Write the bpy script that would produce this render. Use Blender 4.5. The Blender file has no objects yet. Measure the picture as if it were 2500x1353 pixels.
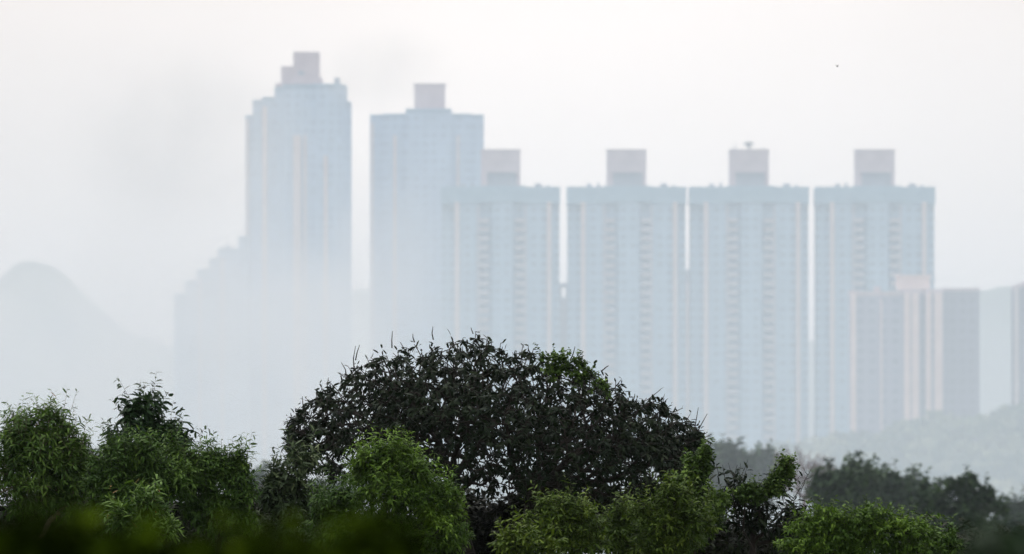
import bpy, bmesh, math, random
import numpy as np
from mathutils import Vector, Matrix

random.seed(7)
scene = bpy.context.scene
COL = scene.collection

# ------------------------------------------------------------------ camera
W, H = 2500.0, 1353.0
HFOV = math.radians(5.96)
K = 2 * math.tan(HFOV / 2) / W              # tangent per photo pixel
HORIZON = 1150.0
CAMZ = 30.0
PITCH = math.atan((HORIZON - H / 2) * K)
cam_data = bpy.data.cameras.new('camera')
cam = bpy.data.objects.new('camera', cam_data)
COL.objects.link(cam)
cam.location = (0, 0, CAMZ)
cam.rotation_euler = (math.pi / 2 + PITCH, 0, 0)
cam_data.sensor_width = 22.3
cam_data.angle = HFOV
cam_data.clip_start = 0.5
cam_data.clip_end = 20000
cam_data.dof.use_dof = True
cam_data.dof.focus_distance = 188.0
cam_data.dof.aperture_fstop = (cam_data.lens / 1000) / 0.102
scene.camera = cam
CP, SP = math.cos(PITCH), math.sin(PITCH)


def at(px, py, d):
    """point at depth y = d seen at photo pixel (px, py)"""
    u = (px - W / 2) * K
    v = (H / 2 - py) * K
    dy = CP - v * SP
    dz = SP + v * CP
    s = d / dy
    return np.array([u * s, d, CAMZ + dz * s])


def atv(px, py, d):
    px, py, d = np.broadcast_arrays(np.asarray(px, float), np.asarray(py, float), np.asarray(d, float))
    u = (px - W / 2) * K
    v = (H / 2 - py) * K
    s = d / (CP - v * SP)
    return np.stack([u * s, d, CAMZ + (SP + v * CP) * s], -1)


# ------------------------------------------------------------------ tagging
def tag(o, label=None, cat=None, group=None, kind=None):
    if label: o['label'] = label
    if cat: o['category'] = cat
    if group: o['group'] = group
    if kind: o['kind'] = kind
    return o


def empty(name, loc):
    o = bpy.data.objects.new(name, None)
    COL.objects.link(o)
    o.location = loc
    o.empty_display_size = 0.5
    return o


def link_mesh(name, me, mat, parent=None):
    o = bpy.data.objects.new(name, me)
    COL.objects.link(o)
    if mat: me.materials.append(mat)
    if parent is not None: o.parent = parent
    return o


# ------------------------------------------------------------------ materials
def new_mat(name):
    m = bpy.data.materials.new(name)
    m.use_nodes = True
    nt = m.node_tree
    for n in list(nt.nodes): nt.nodes.remove(n)
    out = nt.nodes.new('ShaderNodeOutputMaterial')
    return m, nt, out


def N(nt, typ, **kw):
    n = nt.nodes.new(typ)
    for k, v in kw.items(): setattr(n, k, v)
    return n


def leaf_mat(name, stops, rough=0.6, transl=0.14, spec=0.1):
    m, nt, out = new_mat(name)
    a = N(nt, 'ShaderNodeAttribute', attribute_name='tone')
    r = N(nt, 'ShaderNodeValToRGB')
    el = r.color_ramp.elements
    el[0].position, el[0].color = stops[0][0], (*stops[0][1], 1)
    el[1].position, el[1].color = stops[-1][0], (*stops[-1][1], 1)
    for p, c in stops[1:-1]:
        e = el.new(p); e.color = (*c, 1)
    nt.links.new(a.outputs['Fac'], r.inputs[0])
    b = N(nt, 'ShaderNodeBsdfPrincipled')
    b.inputs['Roughness'].default_value = rough
    b.inputs['Specular IOR Level'].default_value = spec
    nt.links.new(r.outputs[0], b.inputs['Base Color'])
    t = N(nt, 'ShaderNodeBsdfTranslucent')
    hs = N(nt, 'ShaderNodeHueSaturation')
    hs.inputs['Saturation'].default_value = 1.15
    hs.inputs['Value'].default_value = 1.0
    nt.links.new(r.outputs[0], hs.inputs['Color'])
    nt.links.new(hs.outputs[0], t.inputs['Color'])
    mx = N(nt, 'ShaderNodeMixShader')
    mx.inputs[0].default_value = transl
    nt.links.new(b.outputs[0], mx.inputs[1])
    nt.links.new(t.outputs[0], mx.inputs[2])
    nt.links.new(mx.outputs[0], out.inputs['Surface'])
    return m


def noise_mat(name, c1, c2, scale, rough=0.85, detail=5.0, coord='Object'):
    m, nt, out = new_mat(name)
    tc = N(nt, 'ShaderNodeTexCoord')
    nz = N(nt, 'ShaderNodeTexNoise')
    nz.inputs['Scale'].default_value = scale
    nz.inputs['Detail'].default_value = detail
    nt.links.new(tc.outputs[coord], nz.inputs['Vector'])
    r = N(nt, 'ShaderNodeValToRGB')
    r.color_ramp.elements[0].position = 0.35
    r.color_ramp.elements[1].position = 0.65
    r.color_ramp.elements[0].color = (*c1, 1)
    r.color_ramp.elements[1].color = (*c2, 1)
    nt.links.new(nz.outputs[0], r.inputs[0])
    b = N(nt, 'ShaderNodeBsdfPrincipled')
    b.inputs['Roughness'].default_value = rough
    b.inputs['Specular IOR Level'].default_value = 0.2
    nt.links.new(r.outputs[0], b.inputs['Base Color'])
    nt.links.new(b.outputs[0], out.inputs['Surface'])
    return m


def facade_mat(name, wall, glass, floor_h=2.75, bay=2.9, wx=0.55, wz=0.5, stain=0.22):
    """tiled wall with a grid of windows, from the object's own coordinates"""
    m, nt, out = new_mat(name)
    tc = N(nt, 'ShaderNodeTexCoord')
    sp = N(nt, 'ShaderNodeSeparateXYZ')
    nt.links.new(tc.outputs['Object'], sp.inputs[0])

    def frac_band(sock, size, width):
        d = N(nt, 'ShaderNodeMath', operation='DIVIDE'); d.inputs[1].default_value = size
        nt.links.new(sock, d.inputs[0])
        f = N(nt, 'ShaderNodeMath', operation='FRACT'); nt.links.new(d.outputs[0], f.inputs[0])
        s = N(nt, 'ShaderNodeMath', operation='SUBTRACT'); s.inputs[1].default_value = 0.5
        nt.links.new(f.outputs[0], s.inputs[0])
        ab = N(nt, 'ShaderNodeMath', operation='ABSOLUTE'); nt.links.new(s.outputs[0], ab.inputs[0])
        lt = N(nt, 'ShaderNodeMath', operation='LESS_THAN'); lt.inputs[1].default_value = width / 2
        nt.links.new(ab.outputs[0], lt.inputs[0])
        return lt.outputs[0]
    add = N(nt, 'ShaderNodeMath', operation='ADD')
    nt.links.new(sp.outputs[0], add.inputs[0]); nt.links.new(sp.outputs[1], add.inputs[1])
    bx = frac_band(add.outputs[0], bay, wx)
    bz = frac_band(sp.outputs[2], floor_h, wz)
    mu = N(nt, 'ShaderNodeMath', operation='MULTIPLY')
    nt.links.new(bx, mu.inputs[0]); nt.links.new(bz, mu.inputs[1])
    # every window its own darkness (curtains, open lights)
    sc = N(nt, 'ShaderNodeVectorMath', operation='DIVIDE'); sc.inputs[1].default_value = (bay, bay, floor_h)
    nt.links.new(tc.outputs['Object'], sc.inputs[0])
    fl = N(nt, 'ShaderNodeVectorMath', operation='FLOOR'); nt.links.new(sc.outputs[0], fl.inputs[0])
    wn = N(nt, 'ShaderNodeTexWhiteNoise'); nt.links.new(fl.outputs[0], wn.inputs['Vector'])
    gl = N(nt, 'ShaderNodeMix', data_type='RGBA')
    gl.inputs[6].default_value = (*glass, 1)
    gl.inputs[7].default_value = (*[min(1, g * 1.4 + 0.02) for g in glass], 1)
    pw = N(nt, 'ShaderNodeMath', operation='POWER'); pw.inputs[1].default_value = 3
    nt.links.new(wn.outputs['Value'], pw.inputs[0]); nt.links.new(pw.outputs[0], gl.inputs[0])
    nz = N(nt, 'ShaderNodeTexNoise', noise_dimensions='4D'); nz.inputs['Scale'].default_value = 0.09; nz.inputs['Detail'].default_value = 5
    oi = N(nt, 'ShaderNodeObjectInfo')
    om = N(nt, 'ShaderNodeMath', operation='MULTIPLY'); om.inputs[1].default_value = 40
    nt.links.new(oi.outputs['Random'], om.inputs[0]); nt.links.new(om.outputs[0], nz.inputs['W'])
    nt.links.new(tc.outputs['Object'], nz.inputs['Vector'])
    wl = N(nt, 'ShaderNodeMix', data_type='RGBA')
    wl.inputs[6].default_value = (*[w * (1 - stain) for w in wall], 1)
    wl.inputs[7].default_value = (*[min(1, w * (1 + stain)) for w in wall], 1)
    nt.links.new(nz.outputs[0], wl.inputs[0])
    mx = N(nt, 'ShaderNodeMix', data_type='RGBA')
    nt.links.new(mu.outputs[0], mx.inputs[0])
    nt.links.new(wl.outputs[2], mx.inputs[6]); nt.links.new(gl.outputs[2], mx.inputs[7])
    b = N(nt, 'ShaderNodeBsdfPrincipled')
    b.inputs['Roughness'].default_value = 0.6
    b.inputs['Specular IOR Level'].default_value = 0.3
    nt.links.new(mx.outputs[2], b.inputs['Base Color'])
    nt.links.new(b.outputs[0], out.inputs['Surface'])
    return m


M = {}
M['teal_wall'] = facade_mat('teal_tiled_facade', (0.30, 0.43, 0.56), (0.19, 0.28, 0.37))
M['blue_wall'] = facade_mat('blue_tiled_facade', (0.37, 0.48, 0.62), (0.28, 0.37, 0.49))
M['blue_crown'] = noise_mat('blue_tiled_crown', (0.25, 0.36, 0.48), (0.29, 0.41, 0.53), 0.3)
M['teal_crown'] = noise_mat('teal_tiled_parapet', (0.19, 0.32, 0.42), (0.23, 0.36, 0.46), 0.3)
M['pink_pier'] = noise_mat('pale_pink_render', (0.52, 0.45, 0.45), (0.62, 0.54, 0.53), 0.25)
M['pink_block'] = noise_mat('dusty_pink_render', (0.42, 0.34, 0.37), (0.50, 0.41, 0.44), 0.3)
M['grey_recess'] = noise_mat('blue_grey_louvre_wall', (0.22, 0.26, 0.32), (0.27, 0.31, 0.37), 0.5)
M['warm_render'] = noise_mat('warm_beige_pink_render', (0.64, 0.48, 0.45), (0.74, 0.57, 0.53), 0.25)
M['balcony'] = noise_mat('balcony_render', (0.36, 0.37, 0.43), (0.44, 0.43, 0.47), 0.3)
M['lilac_wall'] = facade_mat('grey_lilac_facade', (0.25, 0.25, 0.34), (0.13, 0.15, 0.22), bay=3.2)
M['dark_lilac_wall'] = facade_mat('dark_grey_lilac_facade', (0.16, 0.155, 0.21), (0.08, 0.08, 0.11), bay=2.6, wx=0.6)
M['grey_wall'] = facade_mat('grey_facade', (0.22, 0.23, 0.27), (0.08, 0.09, 0.11))
M['antenna'] = noise_mat('grey_painted_metal', (0.14, 0.16, 0.17), (0.2, 0.22, 0.23), 3.0, rough=0.4)
M['ground'] = noise_mat('grassy_earth', (0.03, 0.05, 0.015), (0.07, 0.075, 0.03), 0.4)
M['hill'] = noise_mat('wooded_hillside', (0.03, 0.055, 0.03), (0.07, 0.10, 0.05), 0.05)
M['bark'] = noise_mat('dark_bark', (0.008, 0.007, 0.006), (0.018, 0.015, 0.012), 9.0)
M['pale_bark'] = noise_mat('grey_brown_bark', (0.07, 0.055, 0.042), (0.13, 0.105, 0.08), 9.0)
M['red_twig'] = noise_mat('reddish_bare_twigs', (0.06, 0.03, 0.03), (0.11, 0.05, 0.05), 5.0)
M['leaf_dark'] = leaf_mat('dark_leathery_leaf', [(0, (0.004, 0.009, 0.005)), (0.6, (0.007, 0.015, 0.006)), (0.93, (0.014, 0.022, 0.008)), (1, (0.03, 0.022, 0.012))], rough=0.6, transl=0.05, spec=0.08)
M['leaf_green'] = leaf_mat('sickle_leaf', [(0, (0.012, 0.030, 0.007)), (0.45, (0.036, 0.078, 0.015)), (0.97, (0.105, 0.18, 0.034)), (1, (0.18, 0.11, 0.03))])
M['leaf_deep'] = leaf_mat('deep_green_leaf', [(0, (0.008, 0.020, 0.009)), (0.5, (0.016, 0.038, 0.014)), (1, (0.045, 0.085, 0.026))], rough=0.5)
M['leaf_bright'] = leaf_mat('bright_green_leaf', [(0, (0.013, 0.034, 0.005)), (0, (0.013, 0.032, 0.005)), (0.45, (0.047, 0.097, 0.013)), (1, (0.14, 0.24, 0.032))])
M['leaf_yellow'] = leaf_mat('yellow_green_leaf', [(0, (0.014, 0.030, 0.005)), (0.5, (0.043, 0.078, 0.011)), (1, (0.118, 0.17, 0.022))])
M['leaf_pale'] = leaf_mat('pale_grey_green_leaf', [(0, (0.02, 0.036, 0.018)), (0.6, (0.042, 0.068, 0.03)), (1, (0.13, 0.16, 0.08))])
M['leaf_vine'] = leaf_mat('vine_leaf', [(0, (0.014, 0.030, 0.009)), (0.5, (0.042, 0.080, 0.017)), (1, (0.15, 0.24, 0.045))])
M['leaf_near'] = leaf_mat('dark_hedge_leaf', [(0, (0.003, 0.006, 0.001)), (0.38, (0.008, 0.016, 0.001)), (0.52, (0.025, 0.046, 0.002)), (0.8, (0.075, 0.12, 0.006))], transl=0.1, spec=0.0)
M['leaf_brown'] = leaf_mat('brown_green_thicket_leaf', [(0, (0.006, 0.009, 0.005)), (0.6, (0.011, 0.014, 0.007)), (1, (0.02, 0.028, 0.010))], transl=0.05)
M['leaf_far'] = leaf_mat('far_tree_leaf', [(0, (0.010, 0.024, 0.011)), (0.5, (0.020, 0.044, 0.018)), (1, (0.052, 0.09, 0.03))])
M['leaf_wood'] = leaf_mat('woodland_leaf', [(0, (0.03, 0.06, 0.04)), (0.5, (0.07, 0.105, 0.06)), (1, (0.32, 0.32, 0.19))])
M['feather'] = noise_mat('dark_plumage', (0.02, 0.02, 0.022), (0.035, 0.033, 0.035), 30.0)


# ------------------------------------------------------------------ terrain
def smooth(a, b, x):
    t = np.clip((x - a) / (b - a), 0, 1)
    return t * t * (3 - 2 * t)


def ground_z(x, y):
    x = np.asarray(x, float); y = np.asarray(y, float)
    z = 28.4 - 0.6 * smooth(8, 40, y) - 3.4 * smooth(40, 150, y)
    z = z - 4.5 * smooth(215, 400, y) - 3.5 * smooth(450, 800, y)
    z = z - 8 * smooth(1000, 1500, y) + 16 * smooth(2000, 2750, y)
    # rounded wooded rise on the right in front of the towers
    z = z + 30 * np.exp(-(((x - 165) / 62.0) ** 2 + ((y - 2080) / 230.0) ** 2))
    z = z + 19 * np.exp(-(((x - 150) / 85.0) ** 2 + ((y - 2480) / 160.0) ** 2))
    n = np.sin(x * 0.021 + y * 0.013) * np.sin(y * 0.017 - x * 0.009) + 0.5 * np.sin(x * 0.067 + 1.3) * np.sin(y * 0.053)
    return z + n * 1.2 * smooth(250, 900, y) + 0.08 * np.sin(x * 1.3) * np.sin(y * 0.9)


def grid_mesh(name, xs, ys, zf):
    X, Y = np.meshgrid(xs, ys)
    Z = zf(X, Y)
    v = np.stack([X, Y, Z], -1).reshape(-1, 3)
    nx, ny = len(xs), len(ys)
    i = np.arange(nx - 1)[None, :] + np.arange(ny - 1)[:, None] * nx
    f = np.stack([i, i + 1, i + 1 + nx, i + nx], -1).reshape(-1, 4)
    me = mesh_np(name, v, f)
    me.polygons.foreach_set('use_smooth', np.ones(len(f), bool))
    return me


def mesh_np(name, v, *faces):
    """mesh from a vertex array and arrays of equal-sided faces"""
    me = bpy.data.meshes.new(name)
    v = np.asarray(v, np.float32)
    me.vertices.add(len(v))
    me.vertices.foreach_set('co', v.ravel())
    loops = np.concatenate([np.asarray(f, np.int32).ravel() for f in faces])
    tot = np.concatenate([np.full(len(f), f.shape[1], np.int32) for f in faces])
    start = np.concatenate([[0], np.cumsum(tot)[:-1]]).astype(np.int32)
    me.loops.add(len(loops))
    me.loops.foreach_set('vertex_index', loops)
    me.polygons.add(len(tot))
    me.polygons.foreach_set('loop_start', start)
    me.polygons.foreach_set('loop_total', tot)
    me.update(calc_edges=True)
    me.validate()
    return me


xs = np.concatenate([np.linspace(-1500, -260, 32), np.linspace(-240, 240, 97), np.linspace(260, 1500, 32)])
ys = np.concatenate([np.linspace(-60, 60, 41), np.linspace(66, 360, 50), np.linspace(380, 1500, 57), np.linspace(1520, 4250, 137)])
g = link_mesh('ground', grid_mesh('ground', xs, ys, ground_z), M['ground'])
tag(g, kind='structure')

hill_px = np.array([-9000, -1500, -250, -40, 0, 22, 42, 60, 84, 104, 128, 150, 172, 190, 230, 300, 420, 640, 780, 880, 1000, 1100, 1380, 1680, 1970, 2200, 2430, 2600, 4200, 9000], float)
hill_py = np.array([820, 760, 720, 700, 690, 676, 658, 653, 660, 656, 663, 672, 690, 706, 745, 800, 850, 850, 760, 718, 740, 790, 830, 830, 832, 730, 712, 712, 800, 850], float)


def hill_z(X, Y):
    d0 = 3850.0
    px = X / (K * d0) + W / 2
    top = CAMZ + (HORIZON - np.interp(px, hill_px, hill_py)) * K * d0
    top = top + 0.6 * np.sin(X * 0.09) + 0.5 * np.sin(X * 0.23 + 1) + 0.5 * np.sin(X * 0.61) + 0.4 * np.sin(X * 0.97 + Y * 0.1)
    prof = np.exp(-((Y - d0) / 170.0) ** 2)
    return 16 + (top - 16) * prof + 2.0 * np.sin(X * 0.05 + Y * 0.06) * prof


xs2 = np.concatenate([np.linspace(-1480, -320, 40), np.linspace(-300, 300, 121), np.linspace(320, 1480, 40)])
hl = link_mesh('hills', grid_mesh('hills', xs2, np.linspace(3420, 4230, 70), hill_z), M['hill'])
tag(hl, kind='structure')


# ------------------------------------------------------------------ box builder
class MB:
    def __init__(s): s.v, s.f = [], []

    def box(s, x0, x1, y0, y1, z0, z1):
        b = len(s.v)
        s.v += [(x0, y0, z0), (x1, y0, z0), (x1, y1, z0), (x0, y1, z0), (x0, y0, z1), (x1, y0, z1), (x1, y1, z1), (x0, y1, z1)]
        s.f += [(b, b + 3, b + 2, b + 1), (b + 4, b + 5, b + 6, b + 7), (b, b + 1, b + 5, b + 4), (b + 1, b + 2, b + 6, b + 5),
                (b + 2, b + 3, b + 7, b + 6), (b + 3, b, b + 4, b + 7)]
        return s

    def prism(s, pts, z0, z1):
        b, n = len(s.v), len(pts)
        s.v += [(x, y, z0) for x, y in pts] + [(x, y, z1) for x, y in pts]
        s.f += [tuple(b + i for i in reversed(range(n))), tuple(b + n + i for i in range(n))]
        s.f += [(b + i, b + (i + 1) % n, b + n + (i + 1) % n, b + n + i) for i in range(n)]
        return s

    def build(s, name, mat, parent=None):
        me = bpy.data.meshes.new(name)
        me.from_pydata(s.v, [], s.f); me.update()
        return link_mesh(name, me, mat, parent)


def copy_tree(o, parent=None):
    c = o.copy(); COL.objects.link(c)
    if parent is not None: c.parent = parent
    for ch in [q for q in bpy.data.objects if q.parent == o]:
        copy_tree(ch, c)
    return c


def base_z(x, y): return float(ground_z(x, y)) - 0.5


PLAT = 23.0   # level the towers stand on
FH = 2.75


# ---- the four matching slab towers
def make_tower(loc):
    D = 3000.0
    m = K * D
    root = empty('apartment_tower', loc)
    top = CAMZ + (HORIZON - 456) * m - PLAT
    cr = top - 42 * m
    hw = 144 * m                                     # half width
    w = MB()
    w.box(-hw, -hw + 4.2, 1.6, 22, -3, top - 0.4)    # outer corner bays, set back
    w.box(hw - 4.2, hw, 1.6, 22, -3, top - 0.4)
    w.box(-hw + 4.2, -7.0, 0, 24, -3, top - 0.3)     # wings
    w.box(7.6, hw - 4.2, 0, 24, -3, top - 0.3)
    w.box(-7.0, -2.4, 1.3, 24, -3, top - 0.3)        # balcony bays
    w.box(3.8, 7.6, 1.3, 24, -3, top - 0.3)
    w.box(-2.4, 3.8, -0.5, 25, -3, top - 0.3)        # centre bay
    w.build('wall', M['teal_wall'], root)
    p = MB()
    p.box(-hw - 0.25, -7.05, -0.35, 0.9, cr, top).box(-7.05, 7.65, -0.9, 0.9, cr + 0.5, top + 0.25).box(7.65, hw + 0.25, -0.35, 0.9, cr, top)
    p.box(-hw - 0.25, -hw + 0.25, 0.9, 22.3, cr, top).box(hw - 0.25, hw + 0.25, 0.9, 22.3, cr, top)
    p.build('parapet', M['teal_crown'], root)
    for x0, x1 in ((-hw + 32 * m, -hw + 43.5 * m), (hw - 31 * m, hw - 20 * m)):
        MB().box(x0, x1, -1.5, -0.003, -3, cr + 0.6).build('pier', M['pink_pier'], root)
    for x0, x1 in ((-7.1, -6.5), (7.3, 7.9)):
        MB().box(x0, x1, -0.9, -0.003, -3, cr - 0.4).build('mullion', M['balcony'], root)
    nf = int((cr - 1) / FH)
    proto = None
    for k in range(nf):
        for x0, x1 in ((-6.45, -3.6), (4.4, 7.25)):
            z0 = k * FH + 0.3
            if proto is None:
                b = MB()
                hwid = (x1 - x0) / 2
                b.box(-hwid, hwid, -1.0, 1.29, 0, 0.18)                    # slab
                b.box(-hwid, hwid, -1.0, -0.85, 0.183, 1.25)               # front parapet
                b.box(-hwid, -hwid + 0.12, -0.847, 1.28, 0.183, 1.25).box(hwid - 0.12, hwid, -0.847, 1.28, 0.183, 1.25)
                proto = o = b.build('balcony', M['balcony'], root)
            else:
                o = proto.copy(); COL.objects.link(o); o.parent = root
            o.location = ((x0 + x1) / 2, 0, z0)
    # plant room on the roof: a pink box on two legs with a recessed louvred wall
    bx0, bx1 = -48 * m, 48.5 * m
    zt = top + 90 * m
    r = MB()
    r.box(bx0, bx1, 4.0, 16, top + 36 * m, zt).box(bx0, bx0 + 1.9, 4.0, 16, top - 0.4, top + 36 * m).box(bx1 - 1.1, bx1, 4.0, 16, top - 0.4, top + 36 * m)
    r.box(bx0 - 0.15, bx1 + 0.15, 3.85, 16.15, zt, zt + 0.35)
    pr = r.build('plant_room', M['pink_block'], root)
    MB().box(bx0 + 1.903, bx1 - 1.103, 5.6, 15.5, top - 0.4, top + 36 * m - 0.003).build('louvre_wall', M['grey_recess'], pr)
    for (x0, x1, y0, h) in ((-12.2, -10.6, 5, 0.9), (-9.0, -8.2, 8, 1.3), (10.4, 12.6, 6, 1.0), (14.2, 15.0, 9, 0.7)):
        MB().box(x0, x1, y0, y0 + 2, top - 0.3, top + h).box(x0 + 0.2, x1 - 0.2, y0 + 0.2, y0 + 1.8, top + h, top + h + 0.2).build('roof_tank', M['grey_recess'], root)
    return root, zt


TG = 'row of four matching teal apartment towers'
first = None
tower_spec = [
    (1530, 'teal pink-striped tower with plain roof block, second from left of the matching four'),
    (1222, 'teal pink-striped tower partly overlapping the taller flat-topped blue tower'),
    (1830, 'teal pink-striped tower carrying a dish aerial on its roof block'),
    (2138, 'teal pink-striped tower standing behind the lower lilac block'),
]
for i, (px, lab) in enumerate(tower_spec):
    c = at(px, 1100, 3000.0)
    loc = (c[0], 3000.0, PLAT)
    if first is None:
        first, ZT = make_tower(loc); t = first
    else:
        t = copy_tree(first); t.location = loc
    tag(t, lab, 'tower', TG)
    if px == 1830:
        a = MB()
        pts = lambda r, n=10: [(r * math.cos(2 * math.pi * q / n), r * math.sin(2 * math.pi * q / n)) for q in range(n)]
        a.prism([(x, y + 8) for x, y in pts(0.35)], ZT + 0.35, ZT + 1.35)
        a.prism([(x, y + 8) for x, y in pts(0.8)], ZT + 1.35, ZT + 1.75)
        a.prism([(x, y + 8) for x, y in pts(1.55, 16)], ZT + 1.75, ZT + 2.45)
        a.prism([(x, y + 8) for x, y in pts(0.9, 12)], ZT + 2.45, ZT + 2.7)
        a.build('dish_aerial', M['antenna'], t)
        MB().box(-4.45, -4.15, 6, 6.3, ZT + 0.35, ZT + 1.9).box(4.2, 4.4, 6, 6.2, ZT + 0.35, ZT + 1.3).build('roof_mast', M['antenna'], t)


# ---- stepped tall tower and flat-topped tower
def px_tower(name, label, D, xc, sections, piers, extra, wall, crown, base=PLAT, cat='tower', pier_mat='pink_pier'):
    """sections: (px0, px1, top_py, front offset, depth) -> walls; each with a coping band"""
    m = K * D
    c = at(xc, 1100, D)
    root = empty(name, (c[0], D, base))
    X = lambda px: (px - xc) * m
    Z = lambda py: CAMZ + (HORIZON - py) * m - base
    w = MB(); p = MB()
    for (a, b, ty, fo, dep) in sections:
        zt = Z(ty)
        w.box(X(a), X(b), fo, fo + dep, -4, zt - 1.2)
        p.box(X(a) - 0.002 * 0, X(b), fo - 0.25, fo + dep + 0.1, zt - 1.2, zt)
    w.build('wall', M[wall], root)
    p.build('parapet', M[crown], root)
    for (a, b, ty, fo) in piers:
        MB().box(X(a), X(b), fo - 1.0, fo - 0.003, -4, Z(ty)).build('pier', M[pier_mat], root)
    for (nm, a, b, ty, by, fo, dep, mt) in extra:
        MB().box(X(a), X(b), fo, fo + dep, Z(by), Z(ty)).build(nm, M[mt], root)
    return tag(root, label, cat), root


px_tower('stepped_tower', 'tallest blue tower with stepped roofline and two pink roof boxes', 3100, 728,
         [(598, 616, 280, 2.5, 16), (616, 639, 243, 1.2, 18), (639, 670, 236, 0.6, 20), (670, 690, 212, 0.0, 22),
          (690, 760, 206, -1.2, 24), (760, 832, 204, -0.2, 24), (832, 845, 206, 0.5, 22), (845, 856, 247, 2.0, 16)],
         [(600, 607, 290, 2.5), (640, 652, 260, 0.6), (716, 735, 330, -1.2), (742, 748, 330, -1.2), (790, 800, 380, -0.2)],
         [('roof_box', 685, 714.8, 160, 204, 4, 14, 'pink_block'), ('roof_box', 715, 778, 125, 203, 3, 16, 'pink_block'),
          ('roof_step', 672, 684.8, 202, 210, 3, 12, 'pink_block'), ('roof_step', 778.2, 785, 188, 203, 4, 12, 'pink_block'),
          ('roof_vent', 815, 829, 188, 203, 5, 6, 'grey_recess'), ('plant_window', 727, 741, 172, 182, 2.8, 0.19, 'grey_recess')],
         'blue_wall', 'blue_crown')
px_tower('flat_topped_tower', 'pale blue flat-topped tower with one square pink roof block', 3140, 1042,
         [(903, 935, 279, 1.2, 20), (935, 990, 277, 0.0, 22), (990, 1102, 265, -1.0, 24), (1102, 1150, 277, 0.0, 22), (1150, 1181, 279, 1.2, 20)],
         [(906, 912, 300, 1.2), (960, 968, 330, 0.0), (1115, 1121, 330, 0.0)],
         [('plant_room', 1011, 1086, 205, 264, 4, 14, 'pink_block'), ('roof_edge', 1009, 1088, 202.5, 205, 3.8, 14.4, 'pink_block')],
         'blue_wall', 'blue_crown')

# ---- nearer lilac block on the right and the one cut by the frame
px_tower('lilac_block', 'lower lilac grey block with pink piers before the last teal tower', 2700, 2234,
         [(2076, 2092, 709, 0.0, 16), (2092, 2203, 712, 0.6, 18), (2203, 2247, 706, -0.8, 20), (2247, 2258, 709, 2.0, 14), (2258, 2304, 706, -0.6, 20)],
         [(2077, 2090, 716, 0.0), (2207, 2222, 716, -0.8), (2226, 2243, 716, -0.8), (2260, 2273, 716, -0.6), (2281, 2301, 716, -0.6), (2150, 2154, 730, 0.6)],
         [('roof_block', 2193, 2272, 676, 706.2, 3, 12, 'warm_render'), ('roof_edge', 2190, 2275, 671, 676, 2.6, 12.8, 'warm_render'),
          ('roof_tank', 2136, 2152, 699, 711.5, 4, 5, 'pink_block'),
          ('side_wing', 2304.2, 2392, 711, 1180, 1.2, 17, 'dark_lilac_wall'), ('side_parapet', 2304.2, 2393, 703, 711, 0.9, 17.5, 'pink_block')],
         'lilac_wall', 'pink_block', cat='apartment block', pier_mat='warm_render')
px_tower('edge_block', 'lilac grey block cut off by the right edge of the view', 2700, 2530,
         [(2476, 2492, 696, 0.0, 16), (2492, 2590, 690, -0.8, 18)],
         [(2478, 2486, 704, 0.0), (2520, 2530, 704, -0.8)],
         [('roof_block', 2510, 2560, 660, 690, 3, 10, 'pink_block')],
         'dark_lilac_wall', 'pink_block', cat='apartment block')
# ---- stepped block fading in the smoke on the left, slim blocks in the gaps
px_tower('terraced_block', 'faint stepped block climbing towards the tallest tower, half lost in smoke', 3060, 512,
         [(424, 452, 716, 2, 16), (452, 481, 684, 1, 16), (481, 510, 657, 0, 18), (510, 532, 631, -0.5, 18), (532, 582, 606, -1, 20), (582, 606, 577, -0.5, 18)],
         [(540, 546, 630, -1), (486, 491, 680, 0)],
         [('roof_vent', 548, 560, 598, 606.5, 4, 5, 'grey_recess')],
         'blue_wall', 'blue_crown', cat='apartment block')
px_tower('slim_block', 'slim grey block low in the gap between second and third teal towers from right', 3350, 1680,
         [(1652, 1672, 664, 0.4, 14), (1672, 1708, 662, 0, 14)], [(1676, 1681, 690, 0)],
         [('roof_vent', 1676, 1684, 657, 662.2, 3, 4, 'grey_recess')], 'grey_wall', 'grey_recess', cat='apartment block')
px_tower('slim_block', 'slim grey block low in the gap between the two leftmost teal towers', 3380, 1380,
         [(1350, 1371.5, 691, 0.4, 14), (1371.5, 1381, 726, 0.6, 14), (1381, 1402, 691, 0.2, 14)], [(1386, 1389, 740, 0.2)],
         [('roof_beam', 1371.7, 1380.8, 691, 702, 2, 5, 'grey_recess')], 'grey_wall', 'grey_recess', cat='apartment block')


# ------------------------------------------------------------------ foliage
rng = np.random.default_rng(11)


def unit(v): return v / np.maximum(np.linalg.norm(v, axis=-1, keepdims=True), 1e-9)


def leaf_mesh(name, pos, dirv, side, length, width, bend, tone, mat, parent, wide=0.45):
    """one small blade per row: pointed both ends, arched by bend along its normal"""
    n = len(pos)
    nor = unit(np.cross(side, dirv))
    L = length[:, None]; Wd = width[:, None]; B = (bend * length)[:, None]
    def P(t, s):
        return pos + dirv * (L * t) + side * (Wd * s) - nor * (B * t * t)
    fold = nor * (Wd * 0.12)
    v = np.stack([P(0, 0), P(wide * 0.5, 0.42) + fold, P(wide * 0.5, -0.42) + fold, P(wide * 1.5, 0.44) + fold, P(wide * 1.5, -0.44) + fold, P(1.0, 0)], 1)
    v = v.reshape(-1, 3)
    b = (np.arange(n) * 6)[:, None]
    tri = np.concatenate([b + np.array([[0, 2, 1]]), b + np.array([[3, 4, 5]])])
    quad = b + np.array([[1, 2, 4, 3]])
    me = mesh_np(name, v, tri, quad)
    at_ = me.attributes.new('tone', 'FLOAT', 'POINT')
    at_.data.foreach_set('value', np.repeat(tone, 6).astype(np.float32))
    return link_mesh(name, me, mat, parent)


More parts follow.
